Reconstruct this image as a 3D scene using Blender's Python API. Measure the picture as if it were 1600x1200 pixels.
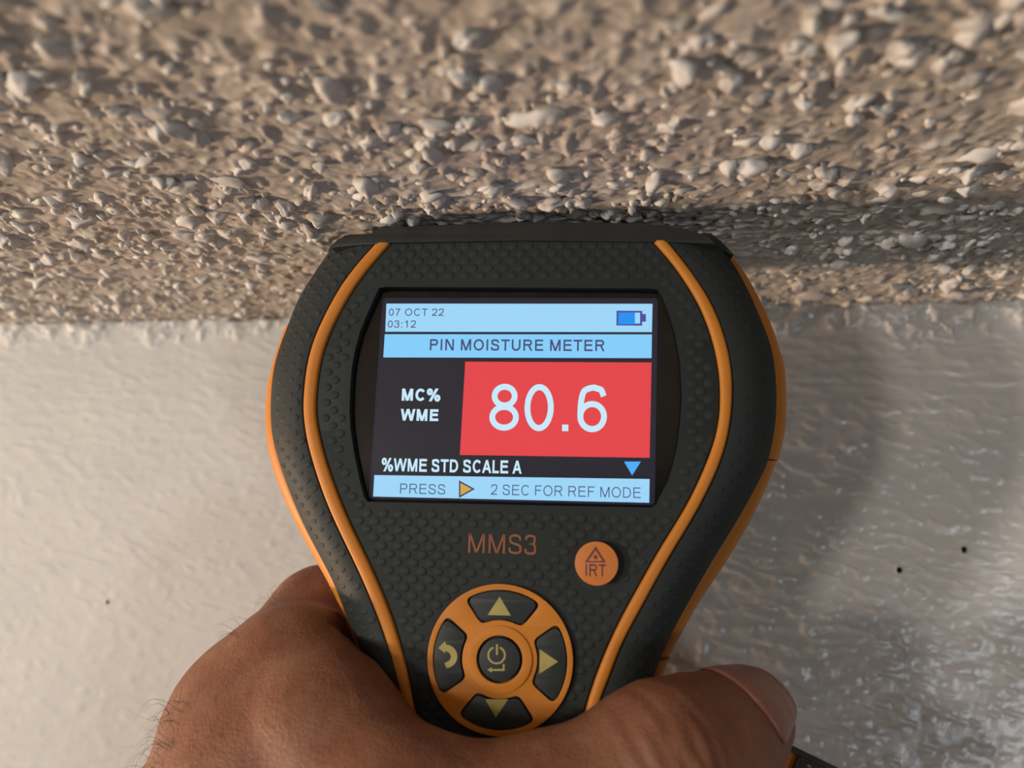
import bpy, bmesh, math, random
import numpy as np
from mathutils import Matrix, Vector

for _o in list(bpy.data.objects):
    bpy.data.objects.remove(_o)
SC = bpy.context.scene
COL = SC.collection
MM = 0.001
CEIL_Z = 2.4
FPX = 1250.0                      # focal length in pixels of the 1600 x 1200 frame

# ---------------------------------------------------------------- camera
CAM_H = 0.0548                    # camera below the ceiling
CAM_D = 0.2190                    # camera in front of the wall
PITCH, YAW, ROLL = math.radians(8.7), math.radians(5.5), math.radians(0.0)
fw = Vector((-math.sin(YAW) * math.cos(PITCH), math.cos(YAW) * math.cos(PITCH), math.sin(PITCH)))
rt = Vector((math.cos(YAW), math.sin(YAW), 0))
up = rt.cross(fw)
CAM_M = Matrix((
    (rt.x, up.x, -fw.x, 0.0),
    (rt.y, up.y, -fw.y, -CAM_D),
    (rt.z, up.z, -fw.z, CEIL_Z - CAM_H),
    (0, 0, 0, 1)))
cd = bpy.data.cameras.new('camera')
cam = bpy.data.objects.new('camera', cd)
COL.objects.link(cam)
cam.matrix_world = CAM_M
cd.sensor_width = 36.0
cd.lens = FPX / 1600 * 36
cd.clip_start = 0.005
cd.clip_end = 50
cd.dof.use_dof = True
cd.dof.focus_distance = 0.150
cd.dof.aperture_fstop = 13.0
SC.camera = cam

# ---------------------------------------------------------------- world, lamps, exposure
SC.view_settings.view_transform = 'Standard'
SC.view_settings.look = 'None'
SC.view_settings.gamma = 1.0
SC.view_settings.use_curve_mapping = False
SC.view_settings.exposure = 0.0
w = bpy.data.worlds.new('room_ambience')
SC.world = w
w.use_nodes = True
w.node_tree.nodes['Background'].inputs[0].default_value = (0.88, 0.93, 1.0, 1)
w.node_tree.nodes['Background'].inputs[1].default_value = 0.022


def lamp(name, kind, loc, target, power, color, size, size_y=None):
    d = bpy.data.lights.new(name, kind)
    d.energy = power
    d.color = color
    if kind == 'AREA':
        d.shape = 'RECTANGLE'
        d.size = size
        d.size_y = size_y or size
    else:
        d.shadow_soft_size = size
    o = bpy.data.objects.new(name, d)
    COL.objects.link(o)
    o.location = loc
    o.rotation_euler = (Vector(target) - Vector(loc)).to_track_quat('-Z', 'Y').to_euler()
    return o


TGT = (0.0, -0.06, CEIL_Z - 0.05)
# warm lamp along the wall to the left, two bulbs of the ceiling fitting, daylight from behind
lamp('wall_lamp', 'POINT', (-1.15, -0.065, CEIL_Z - 0.42), TGT, 49, (1.0, 0.71, 0.48), 0.05)
lamp('ceiling_bulb', 'POINT', (-1.80, -1.65, CEIL_Z - 0.12), TGT, 104, (1.0, 0.91, 0.81), 0.11)
lamp('ceiling_bulb', 'POINT', (-0.45, -0.83, CEIL_Z - 0.085), TGT, 7.0, (1.0, 0.91, 0.81), 0.04)
lamp('daylight_window', 'AREA', (1.35, -2.3, CEIL_Z - 0.80), TGT, 7.5, (0.86, 0.93, 1.0), 0.24, 0.30)

# ---------------------------------------------------------------- helpers
def link(name, me, mat=None, parent=None, smooth=False):
    o = bpy.data.objects.new(name, me)
    COL.objects.link(o)
    if mat:
        me.materials.clear()
        me.materials.append(mat)
    if parent:
        o.parent = parent
    if smooth:
        me.shade_smooth()
    return o


def tag(o, label=None, cat=None, group=None, kind=None):
    if label: o['label'] = label
    if cat: o['category'] = cat
    if group: o['group'] = group
    if kind: o['kind'] = kind
    return o


def np_mesh(name, V, F):
    me = bpy.data.meshes.new(name)
    V = np.asarray(V, np.float32)
    F = np.asarray(F, np.int32)
    k = F.shape[1]
    me.vertices.add(len(V)); me.vertices.foreach_set('co', V.ravel())
    me.loops.add(F.size); me.loops.foreach_set('vertex_index', F.ravel())
    me.polygons.add(len(F)); me.polygons.foreach_set('loop_start', np.arange(0, F.size, k, dtype=np.int32))
    me.update(calc_edges=True); me.validate()
    return me


def mat_new(name, color, rough=0.5, spec=0.5, var=0.0, var_scale=200.0, bump=0.0, bump_scale=800.0,
            color2=None, emit=None, sss=0.0, coat=0.0, bump_dist=0.0002):
    m = bpy.data.materials.new(name)
    m.use_nodes = True
    nt = m.node_tree
    b = nt.nodes['Principled BSDF']
    b.inputs['Base Color'].default_value = (*color, 1)
    b.inputs['Roughness'].default_value = rough
    b.inputs['Specular IOR Level'].default_value = spec
    if coat:
        b.inputs['Coat Weight'].default_value = coat
        b.inputs['Coat Roughness'].default_value = 0.05
    if emit:
        b.inputs['Emission Color'].default_value = (*emit[0], 1)
        b.inputs['Emission Strength'].default_value = emit[1]
    tc = nt.nodes.new('ShaderNodeTexCoord')
    if var or color2:
        n = nt.nodes.new('ShaderNodeTexNoise')
        n.inputs['Scale'].default_value = var_scale
        n.inputs['Detail'].default_value = 4
        nt.links.new(tc.outputs['Object'], n.inputs['Vector'])
        r = nt.nodes.new('ShaderNodeValToRGB')
        c2 = color2 or tuple(c * (1 - var) for c in color)
        r.color_ramp.elements[0].position = 0.35
        r.color_ramp.elements[1].position = 0.65
        r.color_ramp.elements[0].color = (*color, 1)
        r.color_ramp.elements[1].color = (*c2, 1)
        nt.links.new(n.outputs['Fac'], r.inputs['Fac'])
        nt.links.new(r.outputs['Color'], b.inputs['Base Color'])
    if bump:
        n2 = nt.nodes.new('ShaderNodeTexNoise')
        n2.inputs['Scale'].default_value = bump_scale
        n2.inputs['Detail'].default_value = 5
        nt.links.new(tc.outputs['Object'], n2.inputs['Vector'])
        bp = nt.nodes.new('ShaderNodeBump')
        bp.inputs['Strength'].default_value = bump
        bp.inputs['Distance'].default_value = bump_dist
        nt.links.new(n2.outputs['Fac'], bp.inputs['Height'])
        nt.links.new(bp.outputs['Normal'], b.inputs['Normal'])
    if sss:
        b.inputs['Subsurface Weight'].default_value = sss
        b.inputs['Subsurface Radius'].default_value = (1.0, 0.35, 0.2)
        b.inputs['Subsurface Scale'].default_value = 0.002
    return m


_tabs = {}
def vnoise(x, y, seed):
    if seed not in _tabs:
        _tabs[seed] = np.random.RandomState(seed).rand(256, 256).astype(np.float32)
    T = _tabs[seed]
    xi = np.floor(x).astype(np.int64); yi = np.floor(y).astype(np.int64)
    fx = x - xi; fy = y - yi
    fx = fx * fx * fx * (fx * (fx * 6 - 15) + 10); fy = fy * fy * fy * (fy * (fy * 6 - 15) + 10)
    a = T[xi & 255, yi & 255]; b = T[(xi + 1) & 255, yi & 255]
    c = T[xi & 255, (yi + 1) & 255]; d = T[(xi + 1) & 255, (yi + 1) & 255]
    return (a * (1 - fx) + b * fx) * (1 - fy) + (c * (1 - fx) + d * fx) * fy - 0.5


def lines(lo, hi, step, far_lo, far_hi, extra=()):
    """grid lines: even and fine in [lo, hi], growing out to the far ends"""
    L = list(np.arange(lo, hi + step * .5, step))
    s, v = step, hi
    while v < far_hi:
        s *= 1.5; v = min(v + s, far_hi); L.append(v)
    s, v = step, lo
    while v > far_lo:
        s *= 1.5; v = max(v - s, far_lo); L.append(v)
    L += list(extra)
    return np.unique(np.round(np.array(L), 6))


def grid_faces(nx, ny):
    i = np.arange(nx - 1)[:, None] * ny + np.arange(ny - 1)[None, :]
    i = i.ravel()
    return np.stack([i, i + ny, i + ny + 1, i + 1], 1)


def fade(v, lo, hi, m):
    return np.clip((v - lo) / m, 0, 1) * np.clip((hi - v) / m, 0, 1)


# ---------------------------------------------------------------- materials of the room
M_ceil = mat_new('ceiling_paint', (0.58, 0.545, 0.505), rough=0.75, spec=0.3, color2=(0.49, 0.455, 0.415), var_scale=90, bump=0.5, bump_scale=1500)
M_lump = mat_new('plaster_paint', (0.68, 0.66, 0.635), rough=0.55, spec=0.4, color2=(0.58, 0.555, 0.52), var_scale=120, bump=0.35, bump_scale=900)
M_wall = mat_new('wall_paint', (0.60, 0.585, 0.56), rough=0.24, spec=0.5, color2=(0.56, 0.55, 0.53), var_scale=40, bump=0.25, bump_scale=1200)
# roughness raised on the left to suppress lamp glare there; glossier right, uneven edge
_nt = M_wall.node_tree
_tc = _nt.nodes.new('ShaderNodeTexCoord'); _sx = _nt.nodes.new('ShaderNodeSeparateXYZ')
_no = _nt.nodes.new('ShaderNodeTexNoise'); _no.inputs['Scale'].default_value = 35
_ma = _nt.nodes.new('ShaderNodeMath'); _ma.operation = 'MULTIPLY_ADD'; _ma.inputs[1].default_value = 0.06
_mr = _nt.nodes.new('ShaderNodeMapRange')
for _i, _v in enumerate((0.0, 0.07, 0.52, 0.24)): _mr.inputs[_i + 1].default_value = _v
_nt.links.new(_tc.outputs['Object'], _sx.inputs[0]); _nt.links.new(_tc.outputs['Object'], _no.inputs['Vector'])
_nt.links.new(_no.outputs['Fac'], _ma.inputs[0]); _nt.links.new(_sx.outputs['X'], _ma.inputs[2])
_nt.links.new(_ma.outputs[0], _mr.inputs[0]); _nt.links.new(_mr.outputs[0], _nt.nodes['Principled BSDF'].inputs['Roughness'])
M_hole = mat_new('bare_hole', (0.02, 0.018, 0.016), rough=0.9)

# ---------------------------------------------------------------- ceiling
rng = np.random.RandomState(7)
FX0, FX1, FY0 = -0.250, 0.165, -0.182


def ceil_depth(x, y):
    """how far the textured coat hangs below the flat ceiling, in metres"""
    X, Y = x * 1000, y * 1000
    wx = X + 2.5 * vnoise(X / 7, Y / 7, 1); wy = Y + 2.5 * vnoise(X / 7, Y / 7, 2)
    h = 0.55 * vnoise(wx / 7, wy / 7, 3) + 0.5 * vnoise(wx / 2.6, wy / 3.2, 4)
    st = vnoise(wx / 1.9 + wy / 3.0, wy / 0.8 - wx / 2.4, 5)
    h += 0.40 * st + 0.26 * vnoise(wx / 1.0, wy / 1.0, 6)
    p = vnoise(wx / 2.0, wy / 2.0, 8)
    h += 2.6 * np.clip(p - 0.16, 0, 1) ** 1.15
    p2 = vnoise(wx / 1.25, wy / 1.25, 9)
    h += 1.3 * np.clip(p2 - 0.17, 0, 1)
    return (h + 0.5) * MM


xs = lines(FX0, FX1, 0.00042, -1.6, 1.6)
ys = lines(FY0, 0.0, 0.00042, -3.2, 0.0)
GX, GY = np.meshgrid(xs, ys, indexing='ij')
H = ceil_depth(GX, GY) * fade(GX, FX0 - .02, FX1 + .02, .02) * np.clip((GY - FY0 + .02) / .02, 0, 1)
V = np.stack([GX, GY, CEIL_Z - H], -1).reshape(-1, 3)
me = np_mesh('ceiling', V, grid_faces(len(xs), len(ys))[:, ::-1])
ceiling = link('ceiling', me, M_ceil, smooth=True)
tag(ceiling, 'cream ceiling with a rough stippled plaster coat above the wall', kind='structure')


def vn3(P, s, seed):
    return vnoise(P[:, 0] * s + P[:, 2] * s * 1.7, P[:, 1] * s - P[:, 2] * s * 0.9, seed)


def ico(sub):
    bm = bmesh.new()
    bmesh.ops.create_icosphere(bm, subdivisions=sub, radius=1)
    v = np.array([q.co[:] for q in bm.verts]); f = np.array([[q.index for q in p.verts] for p in bm.faces])
    bm.free()
    return v, f


ICO3, ICO2 = ico(3), ico(2)


def lump_shape(base, seed):
    """an unevenly set blob of plaster: wide where it sticks to the ceiling, drawn out to a soft tip"""
    r = np.random.RandomState(seed)
    v = base.copy()
    n = np.zeros(len(v))
    for amp, fr, cnt in ((.15, 1.4, 4), (.09, 3.2, 4), (.04, 6.5, 5)):
        for _ in range(cnt):
            n += amp * np.sin(v @ r.normal(0, fr, 3) + r.uniform(0, 6.3))
    v = v * np.clip(1 + n, .45, 1.7)[:, None]
    t = np.clip(-v[:, 2], 0, 2)
    ts = t * t / (.45 + t)
    k = 1 - r.uniform(.25, .7) * np.clip(ts, 0, 1.0)
    v[:, 0] *= k; v[:, 1] *= k
    lean = r.uniform(-.45, .45, 2)
    v[:, 0] += lean[0] * ts; v[:, 1] += lean[1] * ts
    v[:, 0] *= r.uniform(.85, 1.5)
    v[:, 2] *= r.uniform(.75, 1.3)
    return v


LUMP_HI = [lump_shape(ICO3[0], 100 + i) for i in range(28)]
LUMP_LO = [lump_shape(ICO2[0], 100 + i) for i in range(28)]
LUMP_ME = []
for i, v in enumerate(LUMP_HI):
    m_ = np_mesh('plaster_lump', v, ICO3[1]); m_.materials.append(M_lump); m_.shade_smooth()
    LUMP_ME.append(m_)

spots = []
par = np.stack([rng.uniform(FX0, FX1, 1620), rng.uniform(FY0, -0.0015, 1620)], 1)
for p in par:
    for _ in range(1 + rng.poisson(1.0)):
        q = p + rng.normal(0, 2.6, 2) * MM
        r_ = float(np.clip(rng.lognormal(-0.20, 0.40), 0.36, 1.8)) * MM
        if q[1] > -0.0012 - r_ * .2: continue
        # nothing thick is left between the meter's head and the ceiling
        if -0.036 < q[0] < 0.043 and -0.0725 < q[1] < -0.030: continue
        if -0.036 < q[0] < 0.043 and -0.0795 < q[1] < -0.070 and r_ > 0.0011: continue
        spots.append((q[0], q[1], r_))
for _ in range(350):
    q = (rng.uniform(FX0, FX1), rng.uniform(FY0, -0.002))
    if -0.036 < q[0] < 0.043 and -0.0725 < q[1] < -0.030: continue
    spots.append((q[0], q[1], float(rng.uniform(.35, .8)) * MM))
ci = CAM_M.inverted()
def project(p):
    c = ci @ Vector(p)
    return 800 + FPX * c.x / -c.z, 600 - FPX * c.y / -c.z, -c.z
def size_in_view(s):
    a, b, d = project((s[0], s[1], CEIL_Z))
    return s[2] / d if d > 0.02 and -15 < a < 1615 and -15 < b < 1200 else 0
spots.sort(key=size_in_view, reverse=True)
small_v, small_f, nv = [], [], 0
for k, (x, y, r_) in enumerate(spots):
    vi = rng.randint(28); ang = rng.uniform(0, 6.283)
    sx = r_ * rng.uniform(.8, 1.6); sz = r_ * rng.uniform(.7, 1.15)
    hz = float(ceil_depth(np.array([x]), np.array([y]))[0])
    z = CEIL_Z - hz - sz * 0.12
    if k < 300:
        o = bpy.data.objects.new('plaster_lump', LUMP_ME[vi])
        COL.objects.link(o)
        o.parent = ceiling
        o.location = (x, y, z); o.rotation_euler = (rng.uniform(-.2, .2), rng.uniform(-.2, .2), ang); o.scale = (sx, r_, sz)
    else:
        v = LUMP_LO[vi] * (sx, r_, sz)
        c, s = math.cos(ang), math.sin(ang)
        v = np.stack([v[:, 0] * c - v[:, 1] * s + x, v[:, 0] * s + v[:, 1] * c + y, v[:, 2] + z], 1)
        small_v.append(v); small_f.append(ICO2[1] + nv); nv += len(v)
me = np_mesh('plaster_stipple', np.concatenate(small_v), np.concatenate(small_f))
st = link('plaster_stipple', me, M_lump, ceiling, smooth=True)
st['kind'] = 'stuff'

# ---------------------------------------------------------------- wall
def on_wall(px, py):
    d = CAM_M.to_3x3() @ Vector(((px - 800) / FPX, -(py - 600) / FPX, -1))
    o = CAM_M.translation
    t = -o.y / d.y
    return o.x + d.x * t, o.z + d.z * t

HOLES = [(*on_wall(1507, 859), 0.00085), (*on_wall(1406, 891), 0.0008), (*on_wall(168, 941), 0.0005)]


def wall_relief(x, z):
    X, Z = x * 1000, (z - CEIL_Z) * 1000
    wx = X + 2 * vnoise(X / 9, Z / 9, 31); wz = Z + 2 * vnoise(X / 9, Z / 9, 32)
    a = math.radians(15)
    u = wx * math.cos(a) - wz * math.sin(a); v = wx * math.sin(a) + wz * math.cos(a)
    stip = 0.26 * vnoise(u / 4.4, v / 2.0, 33) + 0.13 * vnoise(u / 2.0, v / 1.1, 34) + 0.25 * vnoise(wx / 14, wz / 14, 35)
    dash = np.clip(vnoise(u / 3.6, v / 1.25, 42) - .10, 0, 1) * .75 + np.clip(vnoise(u / 2.2, v / .9, 43) - .2, 0, 1) * .5
    stip = stip * .6 + dash * 1.25
    brush = 0.16 * vnoise(wx / 22, wz / 0.9, 36) + 0.12 * vnoise(wx / 9, wz / 1.6, 37)
    bz = np.clip(1 - np.abs(Z + 17) / 26, 0, 1) * np.clip(0.25 + (X + 5) / 60, 0.15, 1)
    calm = 0.34 + 0.66 * np.clip((X + 10) / 60, 0, 1)
    h = calm * stip * (0.42 + 0.58 * (1 - bz)) + brush * (0.15 + 1.3 * bz)
    # plaster of the ceiling coat spilling over the corner
    edge = 6.0 + 9 * vnoise(X / 6, Z * 0 + 3.3, 38) + 5 * vnoise(X / 2.2, Z / 5, 39) + np.clip((X - 30) / 12, 0, 4)
    k = np.clip((edge + Z) / 4.0, 0, 1)
    h += k * (0.55 + 1.5 * vnoise(wx / 3.0, wz / 2.0, 40) + 0.9 * vnoise(wx / 1.3, wz / 0.9, 41))
    return h * MM


ex_x, ex_z = [], []
for hx, hz, hr in HOLES:
    ex_x += list(np.arange(hx - 1.8 * hr, hx + 1.8 * hr, hr / 6)); ex_z += list(np.arange(hz - 1.8 * hr, hz + 1.8 * hr, hr / 6))
xs = lines(FX0, FX1, 0.0005, -1.6, 1.6, ex_x)
zs = lines(CEIL_Z - 0.17, CEIL_Z, 0.0005, CEIL_Z - 2.4, CEIL_Z, ex_z)
GX, GZ = np.meshgrid(xs, zs, indexing='ij')
H = wall_relief(GX, GZ) * fade(GX, FX0 - .02, FX1 + .02, .02) * np.clip((GZ - CEIL_Z + .19) / .02, 0, 1)
for hx, hz, hr in HOLES:
    d = np.hypot(GX - hx, GZ - hz) / hr
    H = H + 0.00018 * np.exp(-((d - 1.25) / .3) ** 2) - np.where(d < 1, 0.007, 0) * np.clip((1 - d) * 6, 0, 1)
V = np.stack([GX, -H, GZ], -1).reshape(-1, 3)
wall = link('wall_back', np_mesh('wall_back', V, grid_faces(len(xs), len(zs))), M_wall, smooth=True)
tag(wall, 'off-white painted wall with roller stipple below the ceiling', kind='structure')
for hx, hz, hr in HOLES:
    n = 16; hv = []; hf = []
    prof = ((.80, .0004), (.78, .002), (.74, .0055), (.02, .0066))
    for rr, yy in prof:
        for i in range(n):
            a = 2 * math.pi * i / n; hv.append((hx + rr * hr * math.cos(a), yy, hz + rr * hr * math.sin(a)))
    for j in range(len(prof) - 1):
        for i in range(n):
            hf.append((j * n + i, j * n + (i + 1) % n, (j + 1) * n + (i + 1) % n, (j + 1) * n + i))
    link('nail_hole', np_mesh('nail_hole', hv, hf), M_hole, wall, smooth=True)

# ================================================================ moisture meter
# pose of the front plane in camera axes (x right, y up, z away), from the four corners of its display
_u = np.array((0.99538, -0.00957, -0.09550)); _v = np.array((0.04275, 0.98766, 0.15068))
_m = (_u / np.linalg.norm(_u)); _v = _v - (_v @ _m) * _m; _v /= np.linalg.norm(_v)
AU, AV = _m, _v
AN = -np.cross(AU, AV)                                   # towards the camera
AN = AN if AN[2] < 0 else -AN
def ray(px, py):
    return np.array(((px - 800) / FPX, -(py - 600) / FPX, 1.0))
P_BL = ray(583.4, 775.1) * 144.0                         # mm; lower left corner of the display


def _hit(px, py, w):
    r = ray(px, py)
    t = ((P_BL + AN * w) @ AN) / (r @ AN)
    return r * t
ORG = _hit(785, 1450, 0.0)


def uv(px, py, w=0.0):
    d = _hit(px, py, w) - ORG
    return float(d @ AU), float(d @ AV)


def cam2world(p):
    p = np.asarray(p, float) * MM
    q = p * (1, 1, -1)
    R = np.array(CAM_M.to_3x3()); T = np.array(CAM_M.translation)
    return q @ R.T + T


M_rub = mat_new('charcoal_rubber', (0.0185, 0.0235, 0.024), rough=0.6, spec=0.22, color2=(0.0225, 0.0275, 0.0275), var_scale=60, bump=0.3, bump_scale=5000, bump_dist=0.00006)
M_dim = M_rub
M_cap = mat_new('black_plastic', (0.020, 0.023, 0.022), rough=0.42, spec=0.4, color2=(0.026, 0.028, 0.027), var_scale=90, bump=0.15, bump_scale=4000, bump_dist=0.00005)
M_or = mat_new('orange_rubber', (0.56, 0.205, 0.024), rough=0.5, spec=0.3, color2=(0.51, 0.18, 0.020), var_scale=70, bump=0.15, bump_scale=5000, bump_dist=0.00005)
M_or2 = mat_new('orange_button_plastic', (0.60, 0.20, 0.045), rough=0.4, spec=0.4, color2=(0.56, 0.18, 0.04), var_scale=90)
M_lens = mat_new('black_lens', (0.004, 0.004, 0.004), rough=0.12, spec=0.5, color2=(0.006, 0.006, 0.005), var_scale=300)
M_key = mat_new('black_key_rubber', (0.020, 0.026, 0.028), rough=0.5, spec=0.35, color2=(0.024, 0.030, 0.031), var_scale=90)
M_olive = mat_new('olive_print', (0.40, 0.34, 0.10), rough=0.5, color2=(0.36, 0.30, 0.09), var_scale=300)
M_brown = mat_new('copper_print', (0.29, 0.095, 0.036), rough=0.5, color2=(0.25, 0.08, 0.03), var_scale=300)
M_purple = mat_new('dark_purple_print', (0.13, 0.035, 0.05), rough=0.5, color2=(0.11, 0.03, 0.045), var_scale=300)


def lcd(name, c, s=1.0):
    return mat_new(name, (0.01, 0.01, 0.012), rough=0.14, spec=0.5, emit=(c, s))
L_dark = lcd('lcd_dark', (0.013, 0.013, 0.022))
L_rim = mat_new('lcd_rim', (0.02, 0.02, 0.035), rough=0.15, emit=((0.004, 0.005, 0.02), 1.0))
L_blue = lcd('lcd_pale_blue', (0.33, 0.66, 0.93))
L_blue2 = lcd('lcd_sky_blue', (0.225, 0.60, 0.95))
L_red = lcd('lcd_red', (0.76, 0.052, 0.062))
L_text = lcd('lcd_slate', (0.055, 0.075, 0.17))
L_white = lcd('lcd_ice', (0.56, 0.80, 0.93))
L_mid = lcd('lcd_azure', (0.07, 0.40, 0.93))
L_deep = lcd('lcd_deep_blue', (0.01, 0.27, 0.86))
L_edge = lcd('lcd_indigo', (0.06, 0.075, 0.32))
L_tan = lcd('lcd_tan', (0.60, 0.38, 0.09))
L_plum = lcd('lcd_plum', (0.07, 0.035, 0.075))

meter = bpy.data.objects.new('moisture_meter', None)
COL.objects.link(meter)
meter.empty_display_size = 0.02
_o = cam2world(ORG)
_cx = lambda a: np.array(CAM_M.to_3x3()) @ (np.asarray(a) * (1, 1, -1))
wu, wv, wn = _cx(AU), _cx(AV), _cx(AN)
meter.matrix_world = Matrix(((wu[0], wv[0], wn[0], _o[0]), (wu[1], wv[1], wn[1], _o[1]), (wu[2], wv[2], wn[2], _o[2]), (0, 0, 0, 1)))
tag(meter, 'black and orange handheld moisture meter with a lit screen, pressed against the ceiling', 'moisture meter')


def mesh_mm(name, V, F, mat, parent=None, smooth=False):
    me = bpy.data.meshes.new(name)
    me.from_pydata([(a * MM, b * MM, c * MM) for a, b, c in V], [], F)
    me.update()
    return link(name, me, mat, parent or meter, smooth)


def curve_mesh(name, loops, w0, w1, mat, parent=None, bevel=0.0, smooth=False):
    """loops (u, v) in mm, even-odd filled, thick from w0 to w1"""
    cu = bpy.data.curves.new(name, 'CURVE')
    cu.dimensions = '2D'; cu.fill_mode = 'BOTH'
    for li, lp in enumerate(loops):
        ar = sum(lp[i - 1][0] * lp[i][1] - lp[i][0] * lp[i - 1][1] for i in range(len(lp)))
        if (ar > 0) != (li == 0): lp = lp[::-1]
        s = cu.splines.new('POLY'); s.points.add(len(lp) - 1); s.use_cyclic_u = True
        for p, q in zip(s.points, lp): p.co = (q[0] * MM, q[1] * MM, 0, 1)
    cu.extrude = (w1 - w0) / 2 * MM
    tmp = bpy.data.objects.new('tmp', cu); COL.objects.link(tmp)
    dg = bpy.context.evaluated_depsgraph_get()
    me = bpy.data.meshes.new_from_object(tmp.evaluated_get(dg))
    bpy.data.objects.remove(tmp); bpy.data.curves.remove(cu)
    me.name = name
    n = len(me.vertices); a = np.empty(n * 3, np.float32); me.vertices.foreach_get('co', a)
    a = a.reshape(-1, 3); a[:, 2] += (w0 + w1) / 2 * MM; me.vertices.foreach_set('co', a.ravel()); me.update()
    bm = bmesh.new(); bm.from_mesh(me); bmesh.ops.remove_doubles(bm, verts=bm.verts, dist=1e-7)
    bmesh.ops.recalc_face_normals(bm, faces=bm.faces); bm.to_mesh(me); bm.free()
    o = link(name, me, mat, parent or meter)
    if bevel:
        md_ = o.modifiers.new('soft_edge', 'BEVEL'); md_.width = bevel * MM; md_.segments = 3
        md_.limit_method = 'ANGLE'; md_.angle_limit = math.radians(60)
        dg = bpy.context.evaluated_depsgraph_get()
        me = bpy.data.meshes.new_from_object(o.evaluated_get(dg)); o.modifiers.clear(); o.data = me; me.name = name
    if smooth:
        me.shade_smooth()
        try: me.set_sharp_from_angle(angle=math.radians(40))
        except Exception: pass
    return o


def circle(u, v, ru, rv=None, n=64):
    rv = rv or ru
    return [(u + ru * math.cos(2 * math.pi * i / n), v + rv * math.sin(2 * math.pi * i / n)) for i in range(n)]


def profile(pts, w=0.0, smooth=2.0):
    """u as a smooth function of v along a traced edge"""
    q = np.array([uv(px, py, w) for px, py in pts]); q = q[np.argsort(q[:, 1])]
    vv = np.linspace(q[0, 1], q[-1, 1], 400); uu = np.interp(vv, q[:, 1], q[:, 0])
    st_ = vv[1] - vv[0]; k = int(3 * smooth / st_) | 1
    g = np.exp(-0.5 * ((np.arange(2 * k + 1) - k) * st_ / smooth) ** 2); g /= g.sum()
    lo = uu[0] - (uu[1] - uu[0]) * np.arange(k, 0, -1); hi = uu[-1] + (uu[-1] - uu[-2]) * np.arange(1, k + 1)
    uu = np.convolve(np.concatenate([lo, uu, hi]), g, 'valid')
    return lambda v: np.interp(v, vv, uu)


W_EDGE, W_BAND = -5.2, -13.0
oL = profile([(530, 372), (520, 388), (505, 404.5), (485.5, 436), (469, 460), (458.5, 484), (448, 514), (437, 540), (429, 567), (424, 600), (422.5, 640), (423.5, 675), (430.7, 706.7), (448, 757), (464, 797), (480, 832), (498.7, 866.7), (514.7, 896), (528, 925), (539.6, 960), (562, 1010), (580, 1060), (592, 1110), (600, 1200), (603, 1300), (598, 1450)], W_EDGE)
oR = profile([(1107, 370), (1118, 381), (1130.5, 391), (1142.5, 404), (1150, 417), (1165, 445), (1175.5, 466), (1184.5, 489), (1195, 512), (1207, 544.5), (1212.5, 586), (1214, 632.5), (1212.5, 656.5), (1207, 695), (1199, 728), (1188, 748), (1168.5, 785), (1144, 827), (1116, 871), (1089, 918), (1064, 962), (1050, 989), (1032, 1026), (1024, 1049), (1007, 1100), (992, 1180), (987, 1300), (992, 1450)], W_EDGE)
bL = profile([(470, 470), (452, 505), (444, 522), (432, 559), (421, 597), (417, 637), (417, 675), (423, 715), (435, 755), (453, 797), (472, 832), (493, 872), (515, 909), (531, 941), (552, 990), (572, 1045), (584, 1110), (592, 1200), (595, 1300), (590, 1450)], W_BAND)
bR = profile([(1132, 390), (1144, 404), (1159, 422.5), (1172.5, 442), (1184.5, 467.5), (1196.5, 490), (1207, 515.5), (1212.5, 528), (1219.4, 555), (1225, 583), (1226.5, 632.5), (1226, 667.5), (1218, 702), (1212.5, 722.5), (1199, 758), (1177, 805), (1152, 849), (1122, 896), (1091.5, 940), (1070, 979), (1044, 1026), (1035, 1052), (1017, 1100), (1000, 1180), (995, 1300), (1000, 1450)], W_BAND)
sL0 = profile([(600, 368), (587.5, 381), (559, 412), (535, 443.5), (517, 475), (503.5, 502), (490.7, 530), (480, 570), (474.7, 618), (474, 645), (480, 688), (492, 730.7), (509, 781), (528, 824), (549, 866.7), (568, 906.7), (586.7, 952), (600, 986.7), (613, 1029), (624, 1072), (629, 1093), (640, 1150), (646, 1200), (650, 1300), (645, 1450)])
sL1 = profile([(621, 368), (608.5, 382), (592, 401), (562, 436), (539.5, 472), (524.5, 500.5), (510, 532), (499, 570), (493.5, 618), (492, 645), (500, 688), (512, 730.7), (530.7, 781), (549, 824), (570.7, 866.7), (589, 906.7), (608, 952), (616, 975), (629, 1018.7), (640, 1066.7), (646.7, 1106.7), (655, 1150), (661, 1200), (665, 1300), (660, 1450)])
sR0 = profile([(1010, 366), (1022.5, 379.7), (1049.5, 409), (1072, 442), (1090, 470.5), (1103, 500), (1116, 539), (1124.5, 583), (1126, 627), (1125.5, 645.5), (1119, 684), (1105, 722.5), (1080.5, 777.5), (1055.8, 818.8), (1028, 862.8), (1003.5, 906.8), (976, 956), (962, 983), (940.5, 1031.8), (923, 1080.6), (914.6, 1109), (906, 1150), (900, 1200), (896, 1300), (900, 1450)])
sR1 = profile([(1032, 366), (1042.7, 378), (1064.5, 404.5), (1090, 439), (1108, 467.5), (1125, 504), (1137, 544.5), (1143.8, 583), (1144, 627), (1142.5, 645.5), (1135.5, 689.5), (1121.8, 730.8), (1099.8, 777.5), (1075, 821.5), (1047.5, 865.5), (1022.8, 909.5), (998, 956), (982, 983), (966, 1017), (952, 1057.6), (937.6, 1092), (930, 1115), (921, 1150), (915, 1200), (911, 1300), (915, 1450)])
V_TOP = uv(815, 374)[1]; V_BOT = uv(785, 1446)[1]
V_NECK = uv(785, 1090)[1]
EXPO = 2.1


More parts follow.
